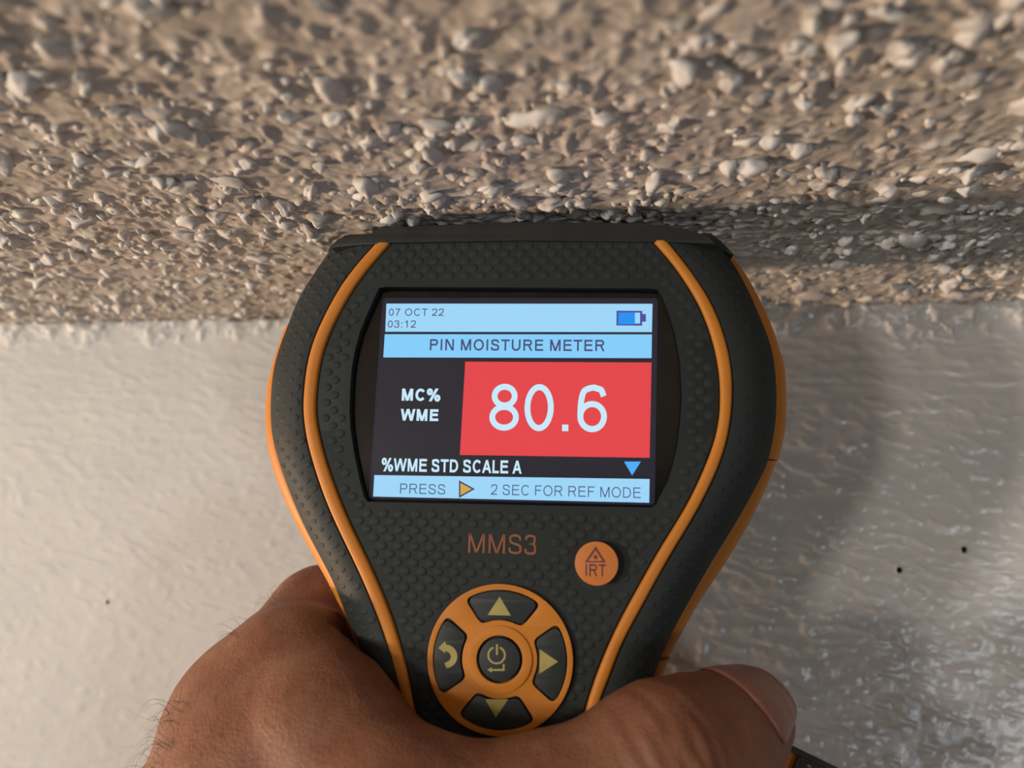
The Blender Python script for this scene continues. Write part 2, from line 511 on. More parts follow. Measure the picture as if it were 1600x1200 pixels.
def w_surf(u, v):
    l0, l1, r0, r1 = float(sL0(v)), float(sL1(v)), float(sR0(v)), float(sR1(v))
    if u < l0: s = (l0 - u) / max(l0 - float(oL(v)), .1); return W_EDGE * min(s, 1) ** EXPO
    if u > r1: s = (u - r1) / max(float(oR(v)) - r1, .1); return W_EDGE * min(s, 1) ** EXPO
    return 0.0


rows = np.linspace(V_TOP, V_BOT, 190)
BV, BF = [], []
SS = (1.0, .985, .94, .87, .78, .68, .56, .44, .32, .2, .1)
for v in rows:
    l0, l1, r0, r1, ol, orr = [float(f_(v)) for f_ in (sL0, sL1, sR0, sR1, oL, oR)]
    back = -38 + 5 * np.clip((V_NECK + 15 - v) / 30, 0, 1)
    R = [(ol + 2.2, -10.5), (ol + .5, -9.6), (ol, -8.4)]
    R += [(l0 - .45 + (ol - l0 + .45) * s, W_EDGE * s ** EXPO) for s in SS]
    R += [(l0 - .45, 0), (l0 - .12, -.25), (l0 - .05, -1.0), (l1 + .05, -1.0), (l1 + .12, -.25), (l1 + .45, 0)]
    R += [(l1 + .45 + (r0 - l1 - .9) * t, 0) for t in (.1, .25, .4, .5, .6, .75, .9)]
    R += [(r0 - .45, 0), (r0 - .12, -.25), (r0 - .05, -1.0), (r1 + .05, -1.0), (r1 + .12, -.25), (r1 + .45, 0)]
    R += [(r1 + .45 + (orr - r1 - .45) * s, W_EDGE * s ** EXPO) for s in SS[::-1]]
    R += [(orr, -8.4), (orr - .5, -9.6), (orr - 2.2, -10.5), (orr - 2.6, -22), (orr - 5, -31), (orr - 11, back), ((ol + orr) / 2, back - 1), (ol + 11, back), (ol + 5, -31), (ol + 2.6, -22)]
    NC = len(R)
    BV += [(a, v, b) for a, b in R]
for j in range(len(rows) - 1):
    for i in range(NC):
        a, b = j * NC + i, j * NC + (i + 1) % NC
        BF.append((a, a + NC, b + NC, b))
BF.append(tuple(range(NC))); BF.append(tuple(range((len(rows) - 1) * NC, len(rows) * NC))[::-1])
body = mesh_mm('body', BV, BF, M_rub)
bm = bmesh.new(); bm.from_mesh(body.data); bmesh.ops.recalc_face_normals(bm, faces=bm.faces); bm.to_mesh(body.data); bm.free()

# recess for the display window
bez = [(592, 450), (584, 467), (573, 492), (563, 516), (555, 545), (549.5, 575), (547, 610), (546, 640), (547.5, 670), (553, 707), (562.7, 754.7), (568, 776), (573, 784),
       (700, 786.5), (860, 790), (1018, 793), (1026, 788), (1031, 777), (1045, 750), (1053, 723), (1059, 697), (1064, 655), (1066.5, 619), (1064, 565), (1056, 520), (1044.8, 484), (1036, 461), (1029, 452), (1015, 450.5), (800, 449), (605, 448)]
BEZ = [uv(*p) for p in bez]
cut = curve_mesh('cutter', [BEZ], -2.2, 3.0, M_rub)
for p in cut.data.polygons: p.use_smooth = False
md = body.modifiers.new('recess', 'BOOLEAN'); md.object = cut; md.operation = 'DIFFERENCE'; md.solver = 'EXACT'
bpy.context.view_layer.update()
dg = bpy.context.evaluated_depsgraph_get()
me = bpy.data.meshes.new_from_object(body.evaluated_get(dg))
body.modifiers.clear(); body.data = me; me.name = 'body'
bpy.data.objects.remove(cut)
me.materials.clear(); me.materials.append(M_rub)
me.shade_smooth()
me.set_sharp_from_angle(angle=math.radians(38))


def inset(loop, d):
    n = len(loop); out = []
    area = sum(loop[i][0] * loop[(i + 1) % n][1] - loop[(i + 1) % n][0] * loop[i][1] for i in range(n))
    sg = 1 if area > 0 else -1
    for i in range(n):
        a, b, c = np.array(loop[i - 1]), np.array(loop[i]), np.array(loop[(i + 1) % n])
        t = (c - a) / np.linalg.norm(c - a)
        out.append(tuple(b + sg * d * np.array((-t[1], t[0]))))
    return out


curve_mesh('screen_lens', [inset(BEZ, 0.10)], -2.15, -1.75, M_lens, bevel=0.0)

# front strips
def loft(name, f0, f1, prof, v0, v1, n, mat, parent=None):
    """prof: list of (blend 0..1 between the two edges, du mm, w mm)"""
    VV, FF = [], []; k = len(prof)
    for v in np.linspace(v0, v1, n):
        a, b = float(f0(v)), float(f1(v))
        VV += [(a + (b - a) * t + du, v, w_) for t, du, w_ in prof]
    for j in range(n - 1):
        for i in range(k):
            p, q = j * k + i, j * k + (i + 1) % k
            FF.append((p, p + k, q + k, q))
    FF.append(tuple(range(k))); FF.append(tuple(range((n - 1) * k, n * k))[::-1])
    o = mesh_mm(name, VV, FF, mat, parent)
    bm = bmesh.new(); bm.from_mesh(o.data); bmesh.ops.recalc_face_normals(bm, faces=bm.faces); bm.to_mesh(o.data); bm.free()
    o.data.shade_smooth(); o.data.set_sharp_from_angle(angle=math.radians(50))
    return o


SP = [(0, 0, -.95), (0, 0, .15), (.06, 0, .38), (.2, 0, .55), (.5, 0, .64), (.8, 0, .55), (.94, 0, .38), (1, 0, .15), (1, 0, -.95)]
loft('front_strip', sL0, sL1, SP, V_TOP - .6, V_BOT + 4, 150, M_or)['label'] = 'orange raised strip'
loft('front_strip', sR0, sR1, SP, V_TOP - .6, V_BOT + 4, 150, M_or)['label'] = 'orange raised strip'


# orange bands along the sides, in pieces
def band(f0, f1, sgn, ya, yb, px, prof=None):
    v0, v1 = uv(px, ya, W_BAND)[1], uv(px, yb, W_BAND)[1]
    P = [(-.2, sgn * -2.5, -9.0), (.15, 0, -8.6), (.55, 0, -9.4), (.88, 0, -11), (1, 0, -12.6), (1, 0, -14.5), (.9, 0, -17), (.6, 0, -19.5), (-.2, sgn * -2.5, -20.5)]
    o = loft('side_band', f0, f1, P, v0, v1, 90, M_or)
    o['label'] = 'orange band along the side'


band(oL, bL, -1, 512, 1440, 430)
band(oR, bR, 1, 396, 557, 1170)
band(oR, lambda v: bR(v) + .25, 1, 557.6, 720, 1220)
band(oR, bR, 1, 720.6, 1025, 1150)
band(oR, lambda v: bR(v) + .15, 1, 1025.6, 1440, 1010)

# head cap
capl = [(519, 389), (524, 382), (530.5, 376), (539.5, 369.5), (548, 367.8), (581.5, 366.5), (586, 363), (590.5, 359.5), (596, 357.5), (700, 352.5), (820, 348.7), (874, 348.5), (905, 349.5), (960, 350), (1030, 353), (1056, 356), (1080, 361.5), (1096, 367), (1106, 371.5), (1112, 377), (1117, 383),
        (1107, 382), (1022, 379.3), (815, 377.5), (608, 381), (560, 384.5), (527, 387.5)]
curve_mesh('head_cap', [[uv(*p) for p in capl]], -30, 0.55, M_cap, bevel=0.35, smooth=True)['label'] = 'black plastic head cap'
# shoulders of the cap running down both sides behind the rubber
curve_mesh('cap_shoulder', [[uv(*p, -8) for p in ((1085, 372), (1108, 371), (1122, 382), (1143, 404), (1136, 402), (1110, 392))]], -20, -5.5, M_cap, bevel=.3)
curve_mesh('cap_shoulder', [[uv(*p, -8) for p in ((545, 376), (533, 380), (521, 392), (517, 399), (530, 398), (548, 392))]], -20, -5.5, M_cap, bevel=.3)

# ---------------------------------------------------------------- display
def D(x, y): return 560 + x / 3.0769, 430 + y / 3.0769
WD = -1.75
lcd_outline = []
for (cx_, cy_, a0) in ((1020.5, 472.5, 90), (1017.5, 777.5, 0), (584, 772.5, -90), (604.5, 472, 180)):
    pass
def rounded(pts, r, n=5):
    out = []
    m = len(pts)
    for i in range(m):
        a, b, c = [np.array(q, float) for q in (pts[i - 1], pts[i], pts[(i + 1) % m])]
        p = b + (a - b) / np.linalg.norm(a - b) * r; q = b + (c - b) / np.linalg.norm(c - b) * r
        for k in range(n + 1):
            t = k / n; out.append(tuple((1 - t) ** 2 * p + 2 * t * (1 - t) * b + t * t * q))
    return out


disp = curve_mesh('display', [[uv(*p, WD) for p in rounded([(598, 465.5), (1028, 466), (1023, 789.5), (576.5, 779)], 7)]], WD - .1, WD + .05, L_dark)
disp['label'] = 'lit colour display'
rim_o = [uv(*p, WD) for p in rounded([(598, 465.5), (1028, 466), (1023, 789.5), (576.5, 779)], 7)]
curve_mesh('display_rim', [rim_o, inset(rim_o, .22)], WD, WD + .10, L_rim, disp)


def quad(name, pts, mat, dw=.06, conv=D):
    return curve_mesh(name, [[uv(*conv(*p), WD) for p in pts]], WD, WD + dw, mat, disp)


quad('status_bar', [(135, 137), (1414, 138), (1411, 274), (129.5, 272)], L_blue)
quad('title_bar', [(127, 284), (1411, 285), (1409.5, 399), (120, 395.5)], L_blue2)
quad('reading_panel', [(514, 416), (1409, 420), (1400, 878), (488, 864)], L_red)
quad('footer_bar', [(77, 961), (1400, 980), (1398, 1094), (71, 1064)], L_blue)
quad('scroll_arrow', [(1277, 896), (1358, 896), (1316, 963)], L_mid, .10)
quad('battery_icon', [(1241, 171), (1365, 172), (1365, 187), (1382, 187), (1382, 224), (1364, 224), (1364, 243), (1240, 242)], L_edge, .09)
quad('battery_level', [(1250, 180), (1328, 180), (1328, 236), (1249, 236)], L_deep, .12)
quad('battery_gap', [(1329, 181), (1354, 181), (1354, 233), (1329, 233)], L_blue, .12)
quad('play_icon', [(484, 986), (560, 1028), (484, 1071)], L_plum, .09)
quad('play_icon_fill', [(491, 998), (546, 1028), (491, 1059)], L_tan, .12)

def arc(cx, cy, rx, ry, a0, a1, n=14):
    return [(cx + rx * math.cos(math.radians(a0 + (a1 - a0) * i / n)), cy + ry * math.sin(math.radians(a0 + (a1 - a0) * i / n))) for i in range(n + 1)]


def spline(pts, n=6):
    P = [np.array(p, float) for p in pts]; P = [2 * P[0] - P[1]] + P + [2 * P[-1] - P[-2]]; out = []
    for i in range(1, len(P) - 2):
        for k in range(n):
            t = k / n
            out.append(tuple(.5 * (2 * P[i] + (P[i + 1] - P[i - 1]) * t + (2 * P[i - 1] - 5 * P[i] + 4 * P[i + 1] - P[i + 2]) * t * t + (3 * P[i] - P[i - 1] - 3 * P[i + 1] + P[i + 2]) * t ** 3)))
    return out + [tuple(P[-2])]


def glyph(c, t):
    """grotesque capitals and figures as pen strokes: cap height 100, pen width t -> (advance, strokes)"""
    h = t / 2; b, m = h, 100 - h; l = 10 + h
    if c == 'A': return 93, [[(2 + h, 0), (46.5, 100)], [(46.5, 100), (91 - h, 0)], [(22, 33), (71, 33)]]
    if c == 'C': return 101, [arc(53, 50, 44 - h, 51.5 - h, 38, 322, 26)]
    if c == 'D': return 101, [[(l, 0), (l, 100)], [(l, m), (48, m)] + arc(48, 50, 44 - h, 50 - h, 90, -90, 20) + [(l, b)]]
    if c == 'E': return 93, [[(l, 0), (l, 100)], [(l, m), (84, m)], [(l, 53), (80, 53)], [(l, b), (86, b)]]
    if c == 'F': return 85, [[(l, 0), (l, 100)], [(l, m), (79, m)], [(l, 52), (70, 52)]]
    if c == 'I': return 39, [[(19.5, 0), (19.5, 100)]]
    if c == 'L': return 78, [[(l, 0), (l, 100)], [(l, b), (72, b)]]
    if c == 'M': return 116, [[(l, 0), (l, 100)], [(106 - h, 0), (106 - h, 100)], [(l + h * .3, 100), (58, 0)], [(58, 0), (106 - h * 1.3, 100)]]
    if c == 'N': return 101, [[(l, 0), (l, 100)], [(91 - h, 0), (91 - h, 100)], [(l + h * .4, 100), (91 - h * 1.4, 0)]]
    if c == 'O': return 109, [arc(54.5, 50, 48 - h, 51.5 - h, 0, 360, 36)]
    if c == 'P': return 93, [[(l, 0), (l, 100)], [(l, m), (58, m)] + arc(58, 71, 28 - h, 29 - h, 90, -90, 14) + [(l, 42 + h)]]
    if c == 'R': return 101, [[(l, 0), (l, 100)], [(l, m), (62, m)] + arc(62, 72, 28 - h, 28 - h, 90, -90, 14) + [(l, 44 + h)], [(58, 44 + h), (90 - h * .6, 0)]]
    if c == 'S': return 93, [spline([(81 - h, 70), (76 - h * .6, 85), (62, 98 - h), (46, 101 - h), (28, 98 - h), (14 + h * .6, 86), (11 + h, 73), (18 + h * .4, 61), (34, 55), (60, 48), (77 - h * .4, 40), (83.5 - h, 28), (80 - h * .6, 14), (66, 2 + h), (48, -1 + h), (28, 2 + h), (13 + h * .5, 15), (8 + h, 32)], 4)]
    if c == 'T': return 85, [[(42.5, 0), (42.5, 100)], [(3, m), (82, m)]]
    if c == 'U': return 101, [[(l, 100), (l, 40)] + arc(50.5, 39, 40.5 - h, 40.5 - h, 180, 360, 16) + [(91 - h, 40), (91 - h, 100)]]
    if c == 'W': return 132, [[(1 + h, 100), (34, 0)], [(34, 0), (66, 100)], [(66, 100), (98, 0)], [(98, 0), (131 - h, 100)]]
    if c == '0': return 78, [arc(39, 50, 33 - h, 51 - h, 0, 360, 32)]
    if c == '1': return 78, [[(44, 0), (44, 100)], [(44, 97), (32, 84), (15, 75)]]
    if c == '2': return 78, [spline([(6 + h, 71), (11 + h * .5, 88), (24, 98.5 - h), (39, 100.5 - h), (56, 98 - h), (67 - h * .5, 88), (71 - h, 73), (66 - h * .6, 58), (48, 38), (22, 18), (9, h)], 4), [(5, b), (72, b)]]
    if c == '3': return 78, [spline([(7 + h, 74), (13 + h * .5, 89), (25, 99 - h), (38, 101 - h), (55, 98 - h), (66 - h * .5, 87), (68 - h, 74), (63 - h * .3, 61), (50, 54.5), (32, 53.5)], 4), spline([(36, 54), (54, 52), (68 - h * .6, 43), (72 - h, 29), (67 - h * .5, 11), (53, .5 + h), (38, -1 + h), (22, 1.5 + h), (10 + h * .4, 13), (5 + h, 28)], 4)]
    if c == '6': return 78, [arc(39.5, 32, 33 - h, 33.5 - h, 0, 360, 28), spline([(71.5 - h, 76), (64 - h * .7, 89), (52, 98.5 - h), (42, 101 - h), (28, 97.5 - h), (15 + h * .6, 83), (7.5 + h, 60), (6.5 + h, 34)], 4)]
    if c == '7': return 78, [[(6, m), (72, m)], spline([(70 - h, m), (54, 76), (40, 48), (32, 22), (28, 0)], 5)]
    if c == '8': return 78, [arc(39, 74, 29.5 - h, 27 - h, 0, 360, 26), arc(39, 28, 33.5 - h, 29 - h, 0, 360, 28)]
    if c == '.': return 39, [[(19.5, 0), (19.5, max(14, t))]]
    if c == ':': return 39, [[(19.5, 0), (19.5, max(14, t))], [(19.5, 58), (19.5, 58 + max(14, t))]]
    if c == '%': return 124, [arc(29, 75, 24 - h * .8, 27 - h * .8, 0, 360, 24), arc(95, 24, 24 - h * .8, 27 - h * .8, 0, 360, 24), [(34, -3), (90, 103)]]
    return 33, []


def stroke_poly(P, t):
    """quads along a pen stroke with mitred joints"""
    P = [np.array(p, float) for i, p in enumerate(P) if i == 0 or math.dist(p, P[i - 1]) > 1e-3]
    if len(P) == 2 and abs(P[0][0] - P[1][0]) > 1 and abs(P[0][1] - P[1][1]) > 1:      # slanted stem, cut level
        e = np.array((t / 2 * math.dist(P[0], P[1]) / abs(P[0][1] - P[1][1]), 0))
        return [p - e for p in P], [p + e for p in P], False
    closed = np.linalg.norm(P[0] - P[-1]) < 1e-6
    if closed: P = P[:-1]
    n = len(P); L, R = [], []
    for i in range(n):
        a = P[i - 1] if (i or closed) else None; c = P[(i + 1) % n] if (i < n - 1 or closed) else None
        d1 = (P[i] - a) / np.linalg.norm(P[i] - a) if a is not None else None
        d2 = (c - P[i]) / np.linalg.norm(c - P[i]) if c is not None else None
        if d1 is None: d1 = d2
        if d2 is None: d2 = d1
        n1 = np.array((-d1[1], d1[0])); n2 = np.array((-d2[1], d2[0])); m_ = n1 + n2
        m_ = m_ / max(np.linalg.norm(m_), 1e-6); k = min(1 / max(m_ @ n1, .3), 2.2)
        L.append(P[i] + m_ * k * t / 2); R.append(P[i] - m_ * k * t / 2)
    return L, R, closed


def text(name, s, lb, rtp, mat, parent, w0, w1, pen=13.0, track=4.0, wplane=None):
    """lettering between two corners (lower left, upper right) of its box in the plane w"""
    wp = w0 if wplane is None else wplane
    u0, v0 = uv(*lb, wp); u1, v1 = uv(*rtp, wp)
    st_, x = [], 0.0
    for ch in s:
        adv, G = glyph(ch, pen)
        for P in G: st_.append([(a + x, b) for a, b in P])
        x += adv + track
    pol = [stroke_poly(P, max(14, pen) if (len(P) == 2 and abs(P[0][1] - P[1][1]) <= max(14, pen) + .1 and P[0][0] == P[1][0] and P[1][1] - P[0][1] < 25) else pen) for P in st_]
    xs_ = [p[0] for L, R, c in pol for p in L + R]; x0, x1 = min(xs_), max(xs_)
    kx = (u1 - u0) / (x1 - x0); ky = (v1 - v0) / 100.0
    VV, FF = [], []
    for L, R, c in pol:
        b0 = len(VV); n = len(L)
        for a, b in zip(L, R):
            for q in (a, b): VV.append((u0 + (q[0] - x0) * kx, v0 + q[1] * ky, w1))
        for a, b in zip(L, R):
            for q in (a, b): VV.append((u0 + (q[0] - x0) * kx, v0 + q[1] * ky, w0))
        for i in range(n if c else n - 1):
            a, b = b0 + 2 * i, b0 + 2 * ((i + 1) % n); k = 2 * n
            FF += [(a, a + 1, b + 1, b), (a + k, a, b, b + k), (a + 1, a + 1 + k, b + 1 + k, b + 1)]
        if not c:
            for i in (0, n - 1):
                a = b0 + 2 * i; FF.append((a, a + 1, a + 1 + 2 * n, a + 2 * n))
    return mesh_mm(name, VV, FF, mat, parent)


WT = WD + .07
text('date_text', '07 OCT 22', D(146, 195), D(411, 161), L_text, disp, WT, WT + .05, pen=12, track=9)
text('time_text', '03:12', D(141, 252), D(277, 218), L_text, disp, WT, WT + .05, pen=12, track=9)
text('title_text', 'PIN MOISTURE METER', D(343, 361), D(1184, 311), L_text, disp, WT, WT + .05, pen=16, track=6)
text('unit_text', 'MC%', D(208, 603), D(396, 547), L_white, disp, WT, WT + .05, pen=22, track=2)
text('unit_text', 'WME', D(202, 699), D(386, 645), L_white, disp, WT, WT + .05, pen=22, track=2)
text('reading_text', '80.6', D(628, 744), D(1196, 529), L_white, disp, WT, WT + .05, pen=13, track=1)
text('scale_text', '%WME STD SCALE A', D(110, 941), D(786, 892), L_white, disp, WT, WT + .05, pen=19, track=0)
text('footer_text', 'PRESS', D(200, 1049), D(418, 1006), L_text, disp, WT, WT + .05, pen=10, track=6)
text('footer_text', '2 SEC FOR REF MODE', D(637, 1055), D(1357, 1021), L_text, disp, WT, WT + .05, pen=10, track=6)

# ---------------------------------------------------------------- model lettering, round button, key pad
text('model_lettering', 'MMS3', (731.5, 863.5), (838, 836), M_brown, meter, -.05, .05, pen=11.5, track=3, wplane=0)

S = 144.0 / FPX * .965                                  # mm per pixel near the keys
ic = uv(932, 883, 1.2); ir = 33.0 * S
curve_mesh('button_socket', [circle(*uv(931.5, 884), ir + .35)], -.4, .12, M_cap)
irt = curve_mesh('round_button', [circle(*uv(932, 880.5, 2.0), ir)], -.3, 2.0, M_or2, bevel=.35, smooth=True)
irt['label'] = 'round orange button'
def T4(x, y): return 800 + x / 3.6364, 640 + y / 3.6364
tri_o = [uv(*T4(*p), 2.0) for p in ((475, 776), (533, 868), (413, 868))]
curve_mesh('warning_triangle', [tri_o, inset(tri_o[:], 0) and [uv(*T4(*p), 2.0) for p in ((475, 798), (514, 860), (432, 860))]], 1.98, 2.05, M_purple, irt)
su, sv = uv(*T4(474, 838), 2.0)
star = []
for i in range(16):
    a = math.pi * i / 8; r_ = (.52 if i % 2 == 0 else .24)
    star.append((su + r_ * math.cos(a), sv + r_ * math.sin(a)))
curve_mesh('laser_star', [star], 1.98, 2.05, M_purple, irt)
text('button_lettering', 'IRT', T4(417, 945), T4(534, 880), M_purple, irt, 1.98, 2.05, pen=14, track=4, wplane=2.0)

WK = .9
kc = np.array(uv(780.5, 1030, WK))
RO = 112.5 * S
def K(px, py): return tuple(np.array(uv(px, py, WK)) - kc)
def sector(ang, r0, r1, half):
    """key between hub and rim, its flanks parallel to the diagonals"""
    out = []
    e0, e1 = [math.radians(45) - math.asin(h_ / r_) for h_, r_ in zip(half, (r0, r1))]
    for i in range(17): out.append((r1, -e1 + 2 * e1 * i / 16))
    for i in range(11): out.append((r0, e0 - 2 * e0 * i / 10))
    P = [(kc[0] + r * math.cos(ang + t), kc[1] + r * math.sin(ang + t)) for r, t in out]
    return P
def soften(loop, r=.45):
    P = [np.array(p) for p in loop]; n = len(P); out = []
    for i in range(n):
        a, b, c = P[i - 1], P[i], P[(i + 1) % n]
        t1 = (b - a) / np.linalg.norm(b - a); t2 = (c - b) / np.linalg.norm(c - b)
        if t1 @ t2 < .8:
            p = b - t1 * r; q = b + t2 * r
            out += [tuple((1 - k / 3) ** 2 * p + 2 * k / 3 * (1 - k / 3) * b + (k / 3) ** 2 * q) for k in range(4)]
        else: out.append(tuple(b))
    return out
ANG = [math.pi / 2 - .03, -.03, -math.pi / 2 - .03, math.pi - .03]
holes = [soften(sector(a, 58 * S, 104 * S, (12.5 * S, 18.5 * S)), 1.1) for a in ANG]
curve_mesh('keypad_base', [circle(kc[0], kc[1], RO - .4)], -.3, .10, M_cap)
ring = curve_mesh('keypad_ring', [circle(kc[0], kc[1], RO, n=96)] + holes + [circle(kc[0], kc[1], 35.5 * S, n=48)], -.3, WK, M_or, bevel=.42, smooth=True)
ring['label'] = 'orange ring with four spokes'
curve_mesh('keypad_hub', [circle(kc[0], kc[1], 50 * S, n=64), circle(kc[0], kc[1], 35.8 * S, n=48)], .3, WK + .3, M_or, ring, bevel=.28, smooth=True)
btn = []
for a in ANG:
    btn.append(curve_mesh('key', [soften(sector(a, 61 * S, 102 * S, (15.5 * S, 22 * S)), 1.1)], -.1, 1.05, M_key, bevel=.3, smooth=True))
pw = curve_mesh('key', [circle(kc[0], kc[1], 31.5 * S, n=48)], -.1, 1.15, M_key, bevel=.3, smooth=True)
def C5(x, y): return uv(560 + x / 3.75, 880 + y / 3.75, 1.05)
WI0, WI1 = 1.03, 1.09
curve_mesh('arrow_icon', [[C5(828, 195), C5(757, 303), C5(893, 307)]], WI0, WI1, M_olive, btn[0])
curve_mesh('arrow_icon', [[C5(1063, 505), C5(1170, 577), C5(1060, 648)]], WI0, WI1, M_olive, btn[1])
curve_mesh('arrow_icon', [[C5(742, 797), C5(878, 797), C5(806, 902)]], WI0, WI1, M_olive, btn[2])
hook = [C5(468, 497), C5(508, 456), C5(512, 478)]
hook += [C5(508 + 72 * math.cos(t), 546 + 70 * math.sin(t)) for t in np.linspace(-1.35, 1.45, 14)]
hook += [C5(504, 586)]
hook += [C5(506 + 36 * math.cos(t), 548 + 32 * math.sin(t)) for t in np.linspace(1.2, -1.1, 10)]
hook += [C5(511, 512), C5(508, 526)]
curve_mesh('return_icon', [hook], WI0, WI1, M_olive, btn[3])
def arc_band(cx, cy, r0, r1, a0, a1, n=30):
    A = np.linspace(a0, a1, n)
    return [C5(cx + r1 * math.cos(t), cy + r1 * math.sin(t)) for t in A] + [C5(cx + r0 * math.cos(t), cy + r0 * math.sin(t)) for t in A[::-1]]
curve_mesh('power_icon', [arc_band(810, 538, 43, 54, math.radians(-68), math.radians(248))], 1.13, 1.19, M_olive, pw)
curve_mesh('power_icon', [[C5(806, 474), C5(818, 474), C5(818, 536), C5(806, 536)]], 1.13, 1.19, M_olive, pw)
curve_mesh('enter_icon', [[C5(756, 624), C5(782, 608), C5(782, 619), C5(846, 619), C5(846, 590), C5(857, 590), C5(857, 630), C5(782, 630), C5(782, 640)]], 1.13, 1.19, M_olive, pw)

# ---------------------------------------------------------------- raised dots of the grip
def inside(p, poly):
    x, y = p; c = False; j = len(poly) - 1
    for i in range(len(poly)):
        xi, yi = poly[i]; xj, yj = poly[j]
        if (yi > y) != (yj > y) and x < (xj - xi) * (y - yi) / (yj - yi) + xi: c = not c
        j = i
    return c
keep_out = inset(BEZ, -1.5)
logo = [uv(*p) for p in ((714, 824), (862, 824), (862, 878), (714, 878))]
irc = np.array(uv(931.5, 884))
DV, DF = [], []
prof_d = ((1.0, 0.0), (.86, .55), (.6, .85), (.3, .97))
du_, dv_ = 2.95, 1.42
v = V_TOP - 1.2; row = 0
while v > V_NECK - 14:
    u = -60 + (du_ / 2 if row % 2 else 0)
    while u < 60:
        p = (u, v); l0, l1, r0, r1, ol, orr = [float(f_(v)) for f_ in (sL0, sL1, sR0, sR1, oL, oR)]
        ok = (ol + 1.0 < u < l0 - 1.25) or (l1 + 1.3 < u < r0 - 1.3) or (r1 + 1.25 < u < orr - 1.0)
        if ok and not inside(p, keep_out) and not inside(p, logo) and np.hypot(*(np.array(p) - irc)) > ir + 1.3 and np.hypot(u - kc[0], v - kc[1]) > RO + 1.0:
            e = .2
            gu = (w_surf(u + e, v) - w_surf(u - e, v)) / (2 * e)
            n_ = np.array((-gu, 0, 1)); n_ /= np.linalg.norm(n_)
            t1 = np.array((1, 0, gu)); t1 /= np.linalg.norm(t1); t2 = np.array((0, 1.0, 0))
            c = np.array((u, v, w_surf(u, v) - .02))
            b0 = len(DV)
            # tilted scale-like dots, higher on the right edge
            for rr, hh in prof_d:
                for i in range(10):
                    a = 2 * math.pi * i / 10
                    q = c + t1 * (1.0 * rr * math.cos(a)) + t2 * (.80 * rr * math.sin(a)) + n_ * (hh * .13 * (1 + .7 * rr * math.cos(a + .35)))
                    DV.append(tuple(q))
            DV.append(tuple(c + n_ * .13))
            for j in range(3):
                for i in range(10):
                    a, b = b0 + j * 10 + i, b0 + j * 10 + (i + 1) % 10
                    DF.append((a, b, b + 10, a + 10))
            for i in range(10): DF.append((b0 + 30 + i, b0 + 30 + (i + 1) % 10, b0 + 40))
        u += du_
    v -= dv_; row += 1
dots = mesh_mm('grip_dots', DV, DF, M_rub, meter, smooth=True)
dots['kind'] = 'stuff'
dots['label'] = 'small raised rubber grip dots'

# ================================================================ hand
HN = {'wrist': (300, 1700, 150, 27.0), 'cmc': (420, 1480, 124, 18.41), 'mcp': (637, 1309, 118.8, 11.78), 'prx': (848, 1290, 119.4, 10.96),
      'ip': (1036, 1187, 122, 9.72), 'dis': (1109, 1166, 129, 9.4), 'tip': (1167, 1122, 135, 7.6), 'web1': (461, 1054, 149.5, 11.21),
      'web2': (509, 1143, 132.8, 9.96), 'imc': (331, 1331, 148, 16.7), 'ik': (396, 1133, 152, 12.0), 'ipp': (506, 985, 172, 10.7),
      'ipip': (590, 960, 193, 9.5), 'idip': (740, 975, 199, 8.8), 'itip': (860, 985, 198, 7.8), 'back': (425, 1235, 138, 15.48),
      'fill': (452, 1022, 160, 6.2), 'mk': (360, 1270, 166, 13.0), 'mpip': (560, 1100, 192, 9.6), 'mdip': (730, 1105, 196, 9.0), 'mtip': (850, 1110, 194, 8.0),
      'rk': (360, 1390, 172, 12.5), 'rpip': (560, 1230, 192, 9.2), 'rdip': (720, 1235, 195, 8.6), 'rtip': (830, 1235, 192, 7.8),
      'lk': (370, 1500, 172, 11.5), 'lpip': (550, 1360, 190, 8.2), 'ldip': (680, 1355, 193, 7.6), 'ltip': (770, 1350, 191, 7.0)}
NAIL = (-6.0, 9.0, 56.0, 0.35)
HE = [(a, b, 8.0) for a, b in (('wrist', 'cmc'), ('cmc', 'mcp'), ('mcp', 'prx'), ('prx', 'ip'), ('ip', 'dis'), ('dis', 'tip'), ('web1', 'web2'), ('web2', 'mcp'),
      ('wrist', 'imc'), ('imc', 'ik'), ('ik', 'ipp'), ('ipp', 'ipip'), ('ipip', 'idip'), ('idip', 'itip'), ('ik', 'web1'), ('imc', 'back'), ('back', 'web2'), ('back', 'ik'), ('cmc', 'back'), ('ik', 'fill'), ('fill', 'ipp'))]
HE += [(a, b, 2.5) for a, b in (('wrist', 'mk'), ('mk', 'mpip'), ('mpip', 'mdip'), ('mdip', 'mtip'), ('wrist', 'rk'), ('rk', 'rpip'), ('rpip', 'rdip'), ('rdip', 'rtip'),
      ('wrist', 'lk'), ('lk', 'lpip'), ('lpip', 'ldip'), ('ldip', 'ltip'), ('imc', 'mk'), ('mk', 'rk'), ('rk', 'lk'))]
HC = {n: np.array(((a - 800) / FPX * d, -(b - 600) / FPX * d, d)) for n, (a, b, d, r) in HN.items()}


def hand_sdf(P):
    d = None
    for a, b, K in HE:
        A, B = HC[a], HC[b]; ra, rb = HN[a][3], HN[b][3]; ab = B - A
        q = P - A
        t = np.clip((q @ ab) / (ab @ ab), 0, 1)
        e = np.sqrt(((q - t[:, None] * ab) ** 2).sum(1)) - (ra + (rb - ra) * t)
        if d is None: d = e
        else:
            h = np.maximum(K - np.abs(d - e), 0) / K
            d = np.minimum(d, e) - h * h * K * .25
    return d


